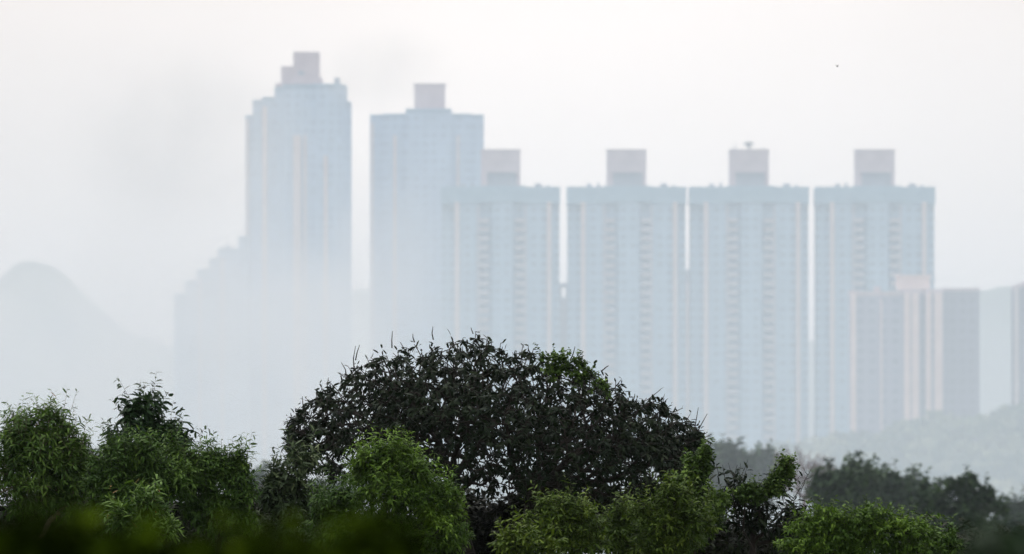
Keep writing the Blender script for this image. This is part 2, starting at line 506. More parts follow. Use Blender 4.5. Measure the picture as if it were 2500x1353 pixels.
def tube_mesh(name, p0, p1, r0, r1, mat, parent, sides=5):
    n = len(p0)
    d = unit(p1 - p0)
    ref = np.where(np.abs(d[:, 2:3]) < 0.9, np.array([[0, 0, 1.0]]), np.array([[1.0, 0, 0]]))
    u = unit(np.cross(d, ref)); w = np.cross(d, u)
    a = np.arange(sides) * 2 * math.pi / sides
    ring = u[:, None, :] * np.cos(a)[None, :, None] + w[:, None, :] * np.sin(a)[None, :, None]
    A = p0[:, None, :] + ring * r0[:, None, None]
    Bq = p1[:, None, :] + ring * r1[:, None, None]
    v = np.concatenate([A, Bq], 1).reshape(-1, 3)
    b = (np.arange(n) * 2 * sides)[:, None]
    q = []
    for i in range(sides):
        j = (i + 1) % sides
        q.append(b + np.array([[i, j, sides + j, sides + i]]))
    caps = b + (sides + np.arange(sides))[None, :]
    me = mesh_np(name, v, np.concatenate(q), caps)
    me.polygons.foreach_set('use_smooth', np.ones(len(me.polygons), bool))
    return link_mesh(name, me, mat, parent)


def grow(nodes, parents, pts, bf=0.35):
    """balanced minimum spanning tree: attach every point to the skeleton (Cuntz' rule)"""
    nodes = [np.asarray(p, float) for p in nodes]
    parents = list(parents)
    plen = [0.0] * len(nodes)
    for i in range(1, len(nodes)):
        plen[i] = plen[parents[i]] + float(np.linalg.norm(nodes[i] - nodes[parents[i]]))
    pts = np.asarray(pts, float)
    n = len(pts)
    P = np.array(nodes); L = np.array(plen)
    D = np.linalg.norm(pts[:, None, :] - P[None], axis=2)
    C = D + bf * L[None]
    best = C.argmin(1); cost = C[np.arange(n), best]
    alive = np.ones(n, bool)
    for _ in range(n):
        k = int(np.where(alive, cost, 1e18).argmin())
        alive[k] = False
        idx = len(nodes)
        par = int(best[k])
        nodes.append(pts[k]); parents.append(par)
        l = plen[par] + float(np.linalg.norm(pts[k] - nodes[par]))
        plen.append(l)
        c = np.linalg.norm(pts - pts[k], axis=1) + bf * l
        m = alive & (c < cost)
        cost[m] = c[m]; best[m] = idx
    return np.array(nodes), np.array(parents)


def skeleton_tubes(name, nodes, parents, nfix, rtip, mat, parent, expo=2.3, rmax=None, sag=0.0):
    n = len(nodes)
    load = np.full(n, rtip ** expo)
    kids = np.zeros(n, int)
    for i in range(1, n): kids[parents[i]] += 1
    acc = np.where(kids == 0, rtip ** expo, 0.0)
    for i in range(n - 1, 0, -1):
        acc[parents[i]] += acc[i]
    # children always have larger index than their parent
    r = acc ** (1 / expo)
    if rmax: r = np.minimum(r, rmax)
    i = np.arange(1, n); p = np.array(parents)[1:]
    p0, p1 = nodes[p], nodes[i]
    r1 = r[i]; r0 = np.minimum(r[p], r1 * 1.35)
    # split every edge and push its middle out so that branches curve
    L = np.linalg.norm(p1 - p0, axis=1)
    mid = (p0 + p1) / 2 + rng.normal(0, 0.07, p0.shape) * L[:, None]
    mid[:, 2] += -sag * L
    rm = (r0 + r1) / 2
    o = tube_mesh(name, np.concatenate([p0, mid]), np.concatenate([mid, p1]), np.concatenate([r0, rm]), np.concatenate([rm, r1]), mat, parent)
    return o, kids, r


def shoots(base, sdir, slen, per, leaf_len, leaf_w, droop, spread, tone_c, bend=0.35, jitter=0.25, young=0.0):
    """leaves along shoots: arrays for leaf_mesh, and the shoot axes themselves"""
    n = len(base)
    pos, dv, sv, le, wi, be, to = [], [], [], [], [], [], []
    ref = unit(rng.normal(size=(n, 3)))
    u = unit(np.cross(sdir, ref)); w = np.cross(sdir, u)
    st = rng.random(n)
    for j in range(per):
        t = (j + 0.5 + rng.uniform(-0.3, 0.3, n)) / per
        ang = j * 2.4 + rng.uniform(-0.5, 0.5, n) + st * 6.28
        lat = u * np.cos(ang)[:, None] + w * np.sin(ang)[:, None]
        p = base + sdir * (slen * t)[:, None]
        p[:, 2] -= droop * slen * t * t * 0.6
        d = unit(sdir * (0.75 - 0.25 * spread + 0.35 * t[:, None]) + lat * spread + rng.normal(0, jitter, (n, 3)))
        d[:, 2] -= droop * 0.5
        d = unit(d)
        s = unit(np.cross(d, np.array([0, 0, 1.0]) + rng.normal(0, 0.45, (n, 3))))
        pos.append(p); dv.append(d); sv.append(s)
        ll = leaf_len * rng.uniform(0.5, 1.2, n) * (1.05 - 0.3 * t)
        le.append(ll); wi.append(ll / leaf_len * leaf_w * rng.uniform(0.8, 1.2, n))
        be.append(bend * rng.uniform(0.3, 1.4, n))
        to.append(np.clip(0.62 * tone_c + 0.30 * rng.random(n) + young * t, 0, 1))
    cat = lambda a: np.concatenate(a)
    return cat(pos), cat(dv), cat(sv), cat(le), cat(wi), cat(be), cat(to)


def clumps(lobes, k=7, lo=0.32, hi=0.58):
    """every lobe carries smaller clumps on its surface, so that the crown breaks into light and dark"""
    out = []
    for l in lobes:
        off = l[4] if len(l) > 4 else 0.0
        q = unit(rng.normal(size=(k, 3)))
        for a in q:
            f = rng.uniform(lo, hi)
            rr = 1.14 - f * 0.9
            out.append((l[0] + a[0] * l[2] * rr, l[1] - a[2] * l[3] * rr, l[2] * f, l[3] * f * 0.9, off, a[1] * rr, min(l[2], l[3] * 1.3)))
    return out


def lobe_points(lobes, d, n, shell=0.45, depth=1.0):
    """points in the outer shell of ellipsoid lobes given in photo pixels; returns points, outward directions"""
    vol = np.array([l[2] * l[3] for l in lobes], float)
    idx = rng.choice(len(lobes), n, p=vol / vol.sum())
    m = K * d
    L = np.array([(l[0], l[1], l[2], l[3], (l[4] if len(l) > 4 else 0.0) + (l[5] * l[6] * m * depth if len(l) > 5 else 0.0)) for l in lobes], float)[idx]
    q = unit(rng.normal(size=(n, 3)))
    r = 1 - shell * rng.random(n) ** 1.3
    r *= 1 + rng.normal(0, 0.09, n)
    c = atv(L[:, 0], L[:, 1], d + L[:, 4])
    rx, rz = L[:, 2] * m, L[:, 3] * m
    ry = np.minimum(rx, rz * 1.3) * depth
    off = q * r[:, None] * np.stack([rx, ry, rz], -1)
    out = unit(q / np.stack([rx, ry, rz], -1))
    return c + off, out, idx


def plant(name, label, cat, d, lobes, leafm, barkm='bark', n=420, per=10, leaf=26, lw=6, slen=38, droop=0.05, spread=0.85,
          bend=0.5, up=0.55, shell=0.5, base_px=None, stems=1, group=None, young=0.1, extra_shoots=(), rtip=0.006, jitter=0.25, depth=1.0,
          bare=(), tone=(0, 1), fill=0.5, stem_r=None, sprays=0.15, k=7):
    m = K * d
    xs_ = [l[0] for l in lobes]
    bx = base_px if base_px is not None else float(np.mean(xs_))
    b0 = at(bx, 1150, d)
    gz = float(ground_z(b0[0], d)) - 0.05
    root = empty(name, (b0[0], d, gz))
    org = np.array([b0[0], d, gz])
    cl_ = clumps(lobes, k)
    pts, out, ci = lobe_points(cl_, d, n, shell, depth)
    clt = rng.random(len(cl_))[ci]
    # skeleton: stems from the ground to the lobes' centres
    cz = [at(l[0], l[1] + l[3] * 0.35, d + (l[4] if len(l) > 4 else 0)) for l in lobes]
    low = min(cz, key=lambda p: p[2])
    nodes, par = [org.copy()], [-1]
    fork = org * 0.45 + np.array([b0[0], d, low[2]]) * 0.55
    nodes.append(fork); par.append(0)
    for c in sorted(cz, key=lambda p: p[2]):
        P = np.array(nodes)
        cost = np.linalg.norm(P - c, axis=1); cost[0] += 1e6
        k = int(cost.argmin())
        mid = (P[k] + c) / 2 + rng.normal(0, 0.04, 3) * np.linalg.norm(P[k] - c)
        nodes.append(mid); par.append(k)
        nodes.append(c); par.append(len(nodes) - 2)
    nfix = len(nodes)
    keep = rng.random(n) < min(1.0, 320.0 / n)
    nodes, par = grow(nodes, par, pts[keep] - out[keep] * slen * m * 0.2, 0.3)
    tr, kids, r = skeleton_tubes('trunk', nodes - org, par, nfix, rtip, M[barkm], root, rmax=stem_r)
    # shoots
    sd = unit(out * 0.75 + np.array([0, 0, up]) + rng.normal(0, 0.3, (n, 3)))
    sl = slen * m * rng.uniform(0.6, 1.25, n)
    tc = tone[0] + (tone[1] - tone[0]) * (0.55 * clt + 0.45 * rng.random(n))
    A = [shoots(pts - out * (sl * 0.5)[:, None], sd, sl, per, leaf * m, lw * m, droop, spread, tc, bend, jitter, young)]
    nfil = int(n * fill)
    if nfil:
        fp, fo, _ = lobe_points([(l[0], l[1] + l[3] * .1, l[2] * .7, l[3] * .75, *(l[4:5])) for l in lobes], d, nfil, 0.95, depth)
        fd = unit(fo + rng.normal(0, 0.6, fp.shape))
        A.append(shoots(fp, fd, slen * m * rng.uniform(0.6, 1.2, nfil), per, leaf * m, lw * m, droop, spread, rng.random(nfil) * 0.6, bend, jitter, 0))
    ns = int(n * sprays)
    if ns:                                             # longer sprays standing out of the top of the crown
        hi = np.where(out[:, 2] > 0.15)[0]
        hi = hi[np.argsort(-(pts[hi, 2] + rng.normal(0, 14 * m, len(hi))))][:max(4, int(len(hi) * 0.55))]
        sk = rng.choice(hi, min(ns, len(hi)), replace=False)
        spd = unit(out[sk] * np.array([0.55, 0.55, 0.3]) + np.array([0, 0, 0.8]) + rng.normal(0, 0.22, (len(sk), 3)))
        spl = slen * m * rng.uniform(1.0, 2.4, len(sk))
        A.append(shoots(pts[sk], spd, spl, int(per * 1.2), leaf * m, lw * m, droop * 0.5, 1.1, tc[sk], max(bend, 0.45), jitter * 0.7, young * 1.5))
    tp0, tp1, tr0 = [pts - out * (sl * 0.5)[:, None]], [pts - out * (sl * 0.5)[:, None] + sd * (sl * 0.9)[:, None]], [np.full(n, rtip * 0.55)]
    if ns:
        tp0.append(pts[sk]); tp1.append(pts[sk] + spd * (spl * 0.95)[:, None]); tr0.append(np.full(len(sk), rtip * 0.7))
    for (x0, y0, x1, y1, kk, ls) in extra_shoots:       # long single shoots traced from the photograph
        p0 = at(x0, y0, d); p1 = at(x1, y1, d + rng.uniform(-0.2, 0.2))
        ln = np.linalg.norm(p1 - p0)
        A.append(shoots(p0[None], unit((p1 - p0)[None]), np.array([ln]), int(kk * 1.4), leaf * m * ls, lw * m * ls * 1.3, droop * 0.5, 1.1, np.array([rng.uniform(0.3, 0.8)]), max(bend, 0.6), jitter * 0.6, young))
        tp0.append(p0[None]); tp1.append(p1[None]); tr0.append(np.array([rtip * 0.8]))
    for (x0, y0, x1, y1) in bare:                      # leafless twigs
        p0 = at(x0, y0, d); p1 = at(x1, y1, d + rng.uniform(-0.15, 0.15))
        mid = (p0 + p1) / 2 + np.array([rng.uniform(-2, 2) * m, 0, -3 * m])
        tp0 += [p0[None], mid[None]]; tp1 += [mid[None], p1[None]]; tr0 += [np.array([rtip * 0.9]), np.array([rtip * 0.6])]
    a = [np.concatenate(z) for z in zip(*A)]
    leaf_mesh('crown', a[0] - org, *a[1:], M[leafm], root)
    p0, p1, r0 = np.concatenate(tp0) - org, np.concatenate(tp1) - org, np.concatenate(tr0)
    tube_mesh('twigs', p0, p1, r0, r0 * 0.45, M[barkm], root, sides=3)
    tag(root, label, cat, group)
    return root


# ---- the broad dark tree in the middle
def big_tree():
    d = 190.0; m = K * d
    top_x = np.array([700, 740, 800, 865, 960, 1040, 1120, 1200, 1270, 1340, 1430, 1520, 1600, 1660, 1700, 1735], float)
    top_y = np.array([1050, 1000, 950, 905, 862, 843, 834, 832, 850, 886, 912, 942, 975, 1015, 1055, 1090], float)
    bot_x = np.array([700, 760, 830, 950, 1100, 1250, 1500, 1650, 1735], float)
    bot_y = np.array([1062, 1130, 1180, 1190, 1175, 1215, 1245, 1200, 1110], float)
    b0 = at(1205, 1150, d)
    gz = float(ground_z(b0[0], d)) - 0.05
    org = np.array([b0[0], d, gz])
    root = empty('spreading_tree', org)
    R = 3.1
    def sample(n, umin, umax, pw, edge=1.0):
        x = rng.uniform(714, 1708, n)
        dy = rng.uniform(-1, 1, n)
        rx = np.clip(1 - ((x - 1215) / 530) ** 2, 0.02, 1) ** 0.5
        dyw = dy * R * rx
        T = np.interp(x, top_x, top_y) + 150 * dy ** 2
        Bt = np.interp(x, bot_x, bot_y) - 25 * dy ** 2
        u = umin + (umax - umin) * rng.random(n) ** pw
        y = T + (Bt - T) * u
        return atv(x, y, d + dyw), u, x
    nodes, par = [org.copy()], [-1]
    def limb(start, pts):
        k = start
        for q in pts:
            nodes.append(at(q[0], q[1], d + (q[2] if len(q) > 2 else 0))); par.append(k); k = len(nodes) - 1
        return k
    t1 = limb(0, [(1160, 1420), (1128, 1290), (1115, 1210), (1112, 1165)])
    t2 = limb(0, [(1245, 1420), (1285, 1290), (1303, 1210)])
    l1 = limb(t1, [(1062, 1115, -.1), (985, 1068, -.3), (900, 1030, -.5), (815, 1000, -.6)])
    limb(l1 - 2, [(920, 1080, .3), (850, 1090, .5), (780, 1100, .5)])
    limb(t1, [(1078, 1090, .3), (1015, 1005, .7), (935, 935, .9)])
    l3 = limb(t1, [(1125, 1075, -.2), (1132, 990, -.4), (1118, 900, -.5)])
    limb(l3 - 2, [(1080, 1010, -1.2), (1040, 940, -1.9)])
    l4 = limb(t1, [(1165, 1095, .2), (1215, 1020, .6), (1262, 930, .9)])
    limb(l4 - 2, [(1190, 1010, 1.6), (1180, 930, 2.3)])
    limb(t2, [(1312, 1090, -.2), (1330, 990, -.5), (1345, 925, -.6)])
    l6 = limb(t2, [(1362, 1115, .2), (1430, 1035, .6), (1500, 975, .8)])
    limb(l6 - 1, [(1420, 990, 1.7), (1400, 950, 2.2)])
    l7 = limb(t2, [(1402, 1142, -.3), (1500, 1090, -.6), (1600, 1050, -.7)])
    limb(l7 - 1, [(1540, 1040, -1.4), (1560, 1000, -1.6)])
    limb(t2, [(1420, 1180, .5), (1540, 1150, .8), (1655, 1110, .8)])
    limb(t2, [(1260, 1150, -1.0), (1240, 1060, -1.8), (1250, 980, -2.2)])
    nfix = len(nodes)
    pa, ua, xa = sample(2300, 0.0, 0.55, 1.0)
    pb, ub, xb = sample(1000, 0.4, 1.0, 0.9)
    pb = pb[(xb > 940) | (rng.random(len(xb)) < 0.38)]
    pa = pa[(xa > 900) | (ua < 0.12) | (rng.random(len(xa)) < 0.5)]
    pc, uc, xc_ = sample(480, 0.5, 0.98, 1.0)
    pc = pc[(xc_ > 940) & (xc_ < 1420)]
    pts = np.concatenate([pa, pb, pc])
    nodes, par = grow(nodes, par, pts, 0.38)
    tr, kids, r = skeleton_tubes('trunk', nodes - org, par, nfix, 0.0085, M['bark'], root, expo=2.4, rmax=0.15)
    tips = np.where(kids == 0)[0]
    tips = tips[tips >= nfix]
    mid_ = np.array([k for k in range(nfix, len(nodes)) if kids[k] == 1])
    mid_ = mid_[rng.random(len(mid_)) < 0.95]
    sel = np.concatenate([tips, mid_])
    bp = nodes[sel]
    back = unit(bp - nodes[np.array(par)[sel]])
    ctr = at(1215, 1210, d)
    outw = unit(bp - ctr)
    sd = unit(back * 0.5 + outw * 0.6 + np.array([0, 0, 0.35]) + rng.normal(0, 0.22, bp.shape))
    n = len(bp)
    sl = m * rng.uniform(16, 36, n)
    A = [shoots(bp, sd, sl, 13, 21.5 * m, 7.4 * m, 1.35, 0.95, rng.random(n), bend=0.3, jitter=0.45)]
    # upright leaves at the very tips
    A.append(shoots(bp + sd * (sl * 0.75)[:, None], sd, sl * 0.25, 1, 18 * m, 6.5 * m, 0.0, 0.6, rng.random(n), bend=0.12, jitter=0.5))
    a = [np.concatenate(z) for z in zip(*A)]
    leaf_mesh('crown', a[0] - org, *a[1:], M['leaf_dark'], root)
    e = bp + sd * (sl * rng.uniform(0.55, 1.05, n))[:, None]
    p0, p1 = [bp], [e]
    r0, r1 = [np.full(n, 0.0100)], [np.full(n, 0.0055)]
    for (x0, y0, x1, y1) in [(1690, 1075, 1705, 995), (1700, 1060, 1727, 1010), (1690, 1085, 1738, 1060), (865, 905, 868, 845), (868, 880, 878, 842),
                             (957, 850, 958, 808), (1058, 830, 1057, 797), (1012, 836, 1008, 815), (1392, 880, 1404, 846), (1688, 1110, 1700, 1050),
                             (745, 1010, 738, 968), (735, 1058, 702, 1042), (800, 960, 802, 922), (845, 915, 833, 885), (1155, 815, 1150, 800), (1470, 905, 1486, 893)]:
        q0, q1 = at(x0, y0, d), at(x1, y1, d)
        mm = (q0 + q1) / 2 + rng.normal(0, 2.5, 3) * m
        p0 += [q0[None], mm[None]]; p1 += [mm[None], q1[None]]
        r0 += [np.array([0.013]), np.array([0.010])]; r1 += [np.array([0.010]), np.array([0.005])]
    tube_mesh('twigs', np.concatenate(p0) - org, np.concatenate(p1) - org, np.concatenate(r0), np.concatenate(r1), M['bark'], root, sides=4)
    tag(root, 'broad dark domed tree, the largest one, with bare forking limbs', 'tree')


big_tree()

# ---- vine patches on the dark tree
plant('climbing_vine', 'bright green vine patch on the upper right of the domed tree', 'vine', 188.2,
      [(1362, 882, 30, 12), (1398, 893, 34, 14), (1352, 905, 26, 16), (1430, 915, 22, 14), (1400, 930, 26, 14), (1325, 878, 14, 8), (1455, 938, 18, 9), (1482, 950, 14, 7)], 'leaf_vine', n=150, per=9, leaf=11, lw=7, slen=20, base_px=1330,
      droop=0.2, bend=0.2, rtip=0.004, stem_r=0.012, fill=0.3, tone=(0.05, 0.85))
# ---- left group
plant('sickle_leaf_tree', 'bushy green tree with arching sprays of narrow leaves against the left frame edge', 'tree', 185,
      [(95, 1105, 92, 62), (112, 1045, 60, 44), (42, 1068, 46, 34), (168, 1105, 44, 44), (28, 1125, 55, 52), (150, 1150, 62, 62), (75, 1195, 110, 60), (170, 1205, 50, 60)], 'leaf_green', 'pale_bark',
      n=1050, leaf=20, lw=5, slen=34, base_px=15, extra_shoots=[(95, 1050, 90, 968, 12, 1.1), (110, 1040, 130, 972, 12, 1.2), (85, 1050, 20, 1000, 14, 1.0), (60, 1060, 8, 1018, 12, 1.0), (120, 1050, 158, 990, 9, 1.3),
                                       (130, 1050, 150, 1010, 8, 1.2), (60, 1040, 45, 985, 11, 1.0), (140, 1080, 172, 1045, 9, 1.1), (105, 1030, 108, 975, 10, 1.0), (75, 1030, 68, 985, 10, 1.0)],
      young=0.15, tone=(0.15, 1))
plant('dark_sapling', 'dark leafy sapling standing tallest above the left bushes', 'tree', 187,
      [(362, 1052, 58, 48), (345, 1010, 46, 34), (395, 1085, 62, 48), (330, 1070, 50, 42), (298, 1092, 44, 36), (432, 1105, 36, 36), (360, 1130, 90, 50)], 'leaf_deep', n=300, per=9, leaf=27, lw=9, droop=0.35, bend=0.55, base_px=355,
      extra_shoots=[(345, 1015, 352, 952, 11, 0.9), (375, 1020, 389, 957, 11, 0.95), (320, 1030, 308, 970, 10, 0.9), (305, 1040, 290, 985, 9, 0.9), (335, 1020, 333, 972, 10, 0.9),
                    (395, 1060, 430, 1025, 9, 0.9), (370, 1030, 398, 985, 9, 0.9), (360, 1010, 365, 968, 8, 0.9), (430, 1110, 455, 1068, 8, 0.95), (420, 1110, 444, 1075, 7, 0.9)], fill=0.35, tone=(0, 0.8))
plant('bush', 'rounded green bush in front of the dark sapling', 'bush', 184,
      [(292, 1132, 62, 40), (352, 1125, 52, 40), (258, 1172, 52, 52), (330, 1195, 100, 56), (420, 1175, 58, 52), (300, 1240, 90, 45)], 'leaf_green', n=1000, leaf=19, base_px=320, slen=34,
      extra_shoots=[(262, 1110, 246, 1062, 8, 1.0), (285, 1105, 272, 1058, 8, 1.0), (240, 1130, 222, 1098, 8, 1.0)], lw=5, tone=(0.1, 0.95))
plant('bush', 'green bush with one tall upright leafy shoot at its right', 'bush', 184.5,
      [(502, 1145, 52, 36), (548, 1142, 46, 36), (560, 1215, 52, 58), (480, 1215, 66, 62), (592, 1190, 24, 62), (440, 1140, 36, 42), (540, 1270, 80, 40)], 'leaf_green', n=1000, leaf=19, base_px=520, slen=34,
      extra_shoots=[(592, 1165, 580, 1072, 13, 1.25), (600, 1170, 602, 1090, 12, 1.2), (510, 1120, 515, 1086, 8, 1.0), (545, 1120, 552, 1088, 8, 1.0)], lw=5.2, tone=(0.15, 1))
plant('shrub', 'low pale green shrub in dark shade beneath the left bushes', 'shrub', 181,
      [(352, 1250, 52, 34), (295, 1268, 34, 24), (360, 1295, 70, 30)], 'leaf_green', n=150, leaf=28, lw=6, base_px=340, young=0.2, tone=(0.35, 1), fill=0.3,
      extra_shoots=[(350, 1240, 352, 1205, 9, 1.1), (370, 1245, 378, 1215, 8, 1.1)])
plant('shrub', 'spindly grey-green shrub with bare twigs beside the domed tree', 'shrub', 186,
      [(705, 1200, 50, 58), (732, 1135, 30, 34), (690, 1265, 66, 54), (765, 1245, 42, 56), (660, 1210, 26, 46)], 'leaf_pale', n=300, per=9, leaf=27, lw=6.5, base_px=705,
      extra_shoots=[(715, 1150, 712, 1098, 9, 0.9), (735, 1140, 738, 1088, 10, 0.9), (690, 1160, 683, 1120, 8, 0.9), (665, 1190, 660, 1152, 7, 0.9)],
      bare=[(700, 1135, 683, 1085), (698, 1150, 682, 1115)], fill=0.45)
# ---- centre and right
plant('bush', 'big bright green bush in front of the domed tree trunk', 'bush', 180,
      [(930, 1125, 62, 36), (1000, 1150, 62, 42), (895, 1170, 66, 52), (960, 1215, 110, 66), (1060, 1215, 62, 62), (1090, 1290, 72, 60), (985, 1300, 120, 60)], 'leaf_bright',
      n=1500, leaf=16.5, lw=4.8, base_px=960, slen=30, tone=(0.05, 1), young=0.12,
      extra_shoots=[(930, 1110, 928, 1078, 8, 1.0), (960, 1110, 968, 1080, 8, 1.0), (885, 1135, 870, 1100, 8, 1.0), (1040, 1150, 1072, 1122, 8, 1.0)])
plant('bush', 'mid green bush filling the space left of the bright bush', 'bush', 182,
      [(835, 1235, 54, 52), (800, 1290, 60, 46), (860, 1300, 70, 46)], 'leaf_green', n=460, leaf=18, lw=5, base_px=830, tone=(0.1, 0.9))
plant('shrub', 'yellow green shrub under the middle of the domed tree', 'shrub', 176,
      [(1362, 1245, 50, 30), (1340, 1295, 62, 42), (1432, 1275, 52, 40), (1400, 1330, 90, 34)], 'leaf_yellow', n=520, leaf=17, lw=5, base_px=1370, slen=32, tone=(0.1, 1), fill=0.4,
      extra_shoots=[(1345, 1235, 1345, 1200, 8, 1.0), (1425, 1250, 1432, 1222, 8, 1.0), (1315, 1270, 1308, 1238, 8, 1.0)])
plant('shrub', 'low bright shrub sprouting at the bottom edge below the domed tree', 'shrub', 170,
      [(1262, 1335, 52, 26), (1300, 1352, 70, 26)], 'leaf_yellow', n=130, leaf=22, lw=6.5, base_px=1275, tone=(0.3, 1), fill=0.3)
plant('shrub', 'yellow green shrub with taller crown beside the vine-covered tree', 'shrub', 177,
      [(1640, 1228, 44, 38), (1600, 1285, 70, 46), (1680, 1290, 62, 46), (1640, 1330, 90, 34)], 'leaf_yellow', n=580, leaf=18, lw=5.2, base_px=1640, slen=32, tone=(0.1, 1), fill=0.4,
      extra_shoots=[(1625, 1210, 1618, 1180, 8, 1.0), (1650, 1210, 1660, 1185, 8, 1.0), (1690, 1270, 1722, 1255, 8, 1.2)])
plant('shrub', 'olive shrub between the two yellow green shrubs', 'shrub', 178.5,
      [(1520, 1285, 52, 38), (1490, 1325, 60, 34), (1550, 1335, 60, 30)], 'leaf_yellow', n=360, leaf=17, lw=5, base_px=1520, slen=32, tone=(0.0, 0.75), fill=0.4)
plant('vine_covered_tree', 'small tree smothered in green vine at the right end of the domed tree', 'tree', 186.5,
      [(1700, 1138, 34, 34), (1690, 1190, 52, 48), (1725, 1245, 52, 62), (1690, 1290, 60, 60), (1722, 1108, 14, 26)], 'leaf_vine', n=620, per=9, leaf=13, lw=8, slen=24, base_px=1700,
      tone=(0, 0.9), bend=0.2, fill=0.7, extra_shoots=[(1722, 1110, 1732, 1074, 9, 0.8)])
plant('ragged_shrub', 'ragged dark shrub with big drooping leaves and bare twigs', 'shrub', 187.5,
      [(1825, 1245, 66, 62), (1895, 1235, 50, 48), (1790, 1190, 34, 40), (1840, 1310, 90, 50), (1930, 1290, 50, 50)], 'leaf_dark', n=150, per=6, leaf=28, lw=8.5, droop=0.6, slen=36, base_px=1850,
      fill=0.15, bare=[(1900, 1260, 1965, 1180), (1940, 1215, 1990, 1130), (1950, 1290, 1955, 1200), (1950, 1300, 1982, 1215), (1955, 1200, 1968, 1165), (1800, 1180, 1808, 1130), (1790, 1160, 1778, 1130),
                       (1850, 1200, 1862, 1170), (1815, 1150, 1826, 1122), (1972, 1160, 1960, 1140), (1968, 1170, 1985, 1160)],
      extra_shoots=[(1790, 1170, 1800, 1135, 5, 0.9), (1770, 1170, 1764, 1135, 5, 0.9), (1755, 1160, 1748, 1130, 4, 0.9)], rtip=0.011)
plant('climbing_vine', 'arching green vine draped over the ragged dark shrub', 'vine', 186.8,
      [(1850, 1205, 40, 16), (1890, 1190, 26, 20), (1915, 1165, 22, 22), (1922, 1140, 16, 18), (1820, 1210, 24, 12)], 'leaf_vine', n=300, per=9, leaf=11, lw=7, slen=20, base_px=1890,
      tone=(0, 0.9), bend=0.2, rtip=0.004, stem_r=0.015, fill=0.6, extra_shoots=[(1920, 1140, 1922, 1110, 8, 0.9), (1935, 1150, 1950, 1140, 6, 0.9)])
plant('bush', 'wide bright green bush at the lower right', 'bush', 172,
      [(2050, 1300, 130, 40), (2175, 1305, 105, 40), (1960, 1335, 66, 34), (2012, 1268, 42, 20), (2130, 1268, 50, 20), (2100, 1345, 190, 30)], 'leaf_bright', n=1200, leaf=14, lw=4.8, slen=26,
      base_px=2080, tone=(0.1, 1), extra_shoots=[(2025, 1265, 2030, 1235, 8, 1.0), (2118, 1265, 2118, 1232, 8, 1.0), (2190, 1280, 2196, 1258, 8, 1.0)])
plant('shrub', 'small thin shrub with pale tips right of the wide bright bush', 'shrub', 174,
      [(2275, 1335, 44, 28), (2325, 1330, 26, 26)], 'leaf_green', n=110, leaf=16, lw=6, slen=28, base_px=2290, tone=(0.3, 1), fill=0.4)

# ---- dark thicket standing behind and under them
thick = [(70, 1290, 130, 70, 'dark thicket under the tree by the left frame edge'),
         (240, 1290, 110, 60, 'dark thicket below the rounded green bush'),
         (212, 1205, 44, 60, 'dark thicket between the left edge tree and the rounded green bush'),
         (430, 1290, 120, 70, 'dark thicket below the bush with the tall shoot'),
         (625, 1275, 90, 55, 'dark thicket at the foot of the spindly grey-green shrub'),
         (1165, 1285, 95, 75, 'dark brown thicket around the foot of the domed tree trunk'),
         (1330, 1250, 120, 55, 'dark brown thicket behind the left yellow green shrub'),
         (1480, 1255, 110, 55, 'dark brown thicket behind the olive shrub'),
         (1610, 1240, 90, 60, 'dark brown thicket behind the taller yellow green shrub'),
         (1790, 1335, 110, 45, 'dark thicket at the foot of the ragged shrub'),
         (1960, 1345, 90, 40, 'dark thicket behind the wide bright bush'),
         (745, 1335, 80, 50, 'dark thicket between the spindly grey-green shrub and the mid green bush'),
         (1680, 1345, 100, 45, 'dark thicket at the foot of the vine-covered tree'),
         (900, 1320, 110, 50, 'dark thicket low behind the left half of the big bright bush'),
         (1060, 1325, 100, 55, 'dark thicket low behind the right half of the big bright bush'),
         (2290, 1372, 110, 50, 'dark thicket at the lower right under the tufted tree'),
         (2440, 1372, 100, 50, 'dark thicket in the lower right corner behind the near-black shrub')]
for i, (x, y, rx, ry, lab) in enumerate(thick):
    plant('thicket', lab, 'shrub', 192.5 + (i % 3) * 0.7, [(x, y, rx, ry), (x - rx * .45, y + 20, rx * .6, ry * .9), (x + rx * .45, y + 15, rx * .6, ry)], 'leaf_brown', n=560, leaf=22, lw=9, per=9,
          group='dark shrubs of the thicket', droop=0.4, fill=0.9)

# ---- trees beyond, out of focus
GB = 'trees beyond the ridge'
plant('distant_tree', 'blurred dark tree with small round tufts of leaves at far right of the ridge', 'tree', 800,
      [(2285, 1245, 44, 48), (2375, 1235, 44, 52), (2330, 1300, 110, 50), (2270, 1200, 18, 14), (2318, 1180, 16, 9), (2346, 1192, 16, 12), (2372, 1182, 8, 14), (2358, 1215, 20, 20), (2410, 1222, 14, 14), (2440, 1245, 20, 12)],
      extra_shoots=[(2322, 1205, 2317, 1170, 9, 1), (2345, 1210, 2352, 1178, 9, 1), (2372, 1200, 2375, 1168, 9, 1), (2274, 1215, 2266, 1186, 8, 1), (2298, 1210, 2284, 1178, 8, 1), (2414, 1230, 2420, 1204, 8, 1), (2392, 1215, 2398, 1190, 8, 1), (2440, 1250, 2452, 1232, 8, 1)], leafm=
      'leaf_far', n=620, leaf=16, lw=12, slen=22, per=8, base_px=2330, group=GB, bend=0.1, droop=0.3, rtip=0.012)
plant('distant_tree', 'blurred dark tree cut by the right frame edge', 'tree', 880,
      [(2490, 1265, 36, 32), (2530, 1250, 50, 40), (2480, 1310, 60, 40)], 'leaf_far', n=300, leaf=16, lw=12, slen=24, per=7, base_px=2510, group=GB, rtip=0.015)
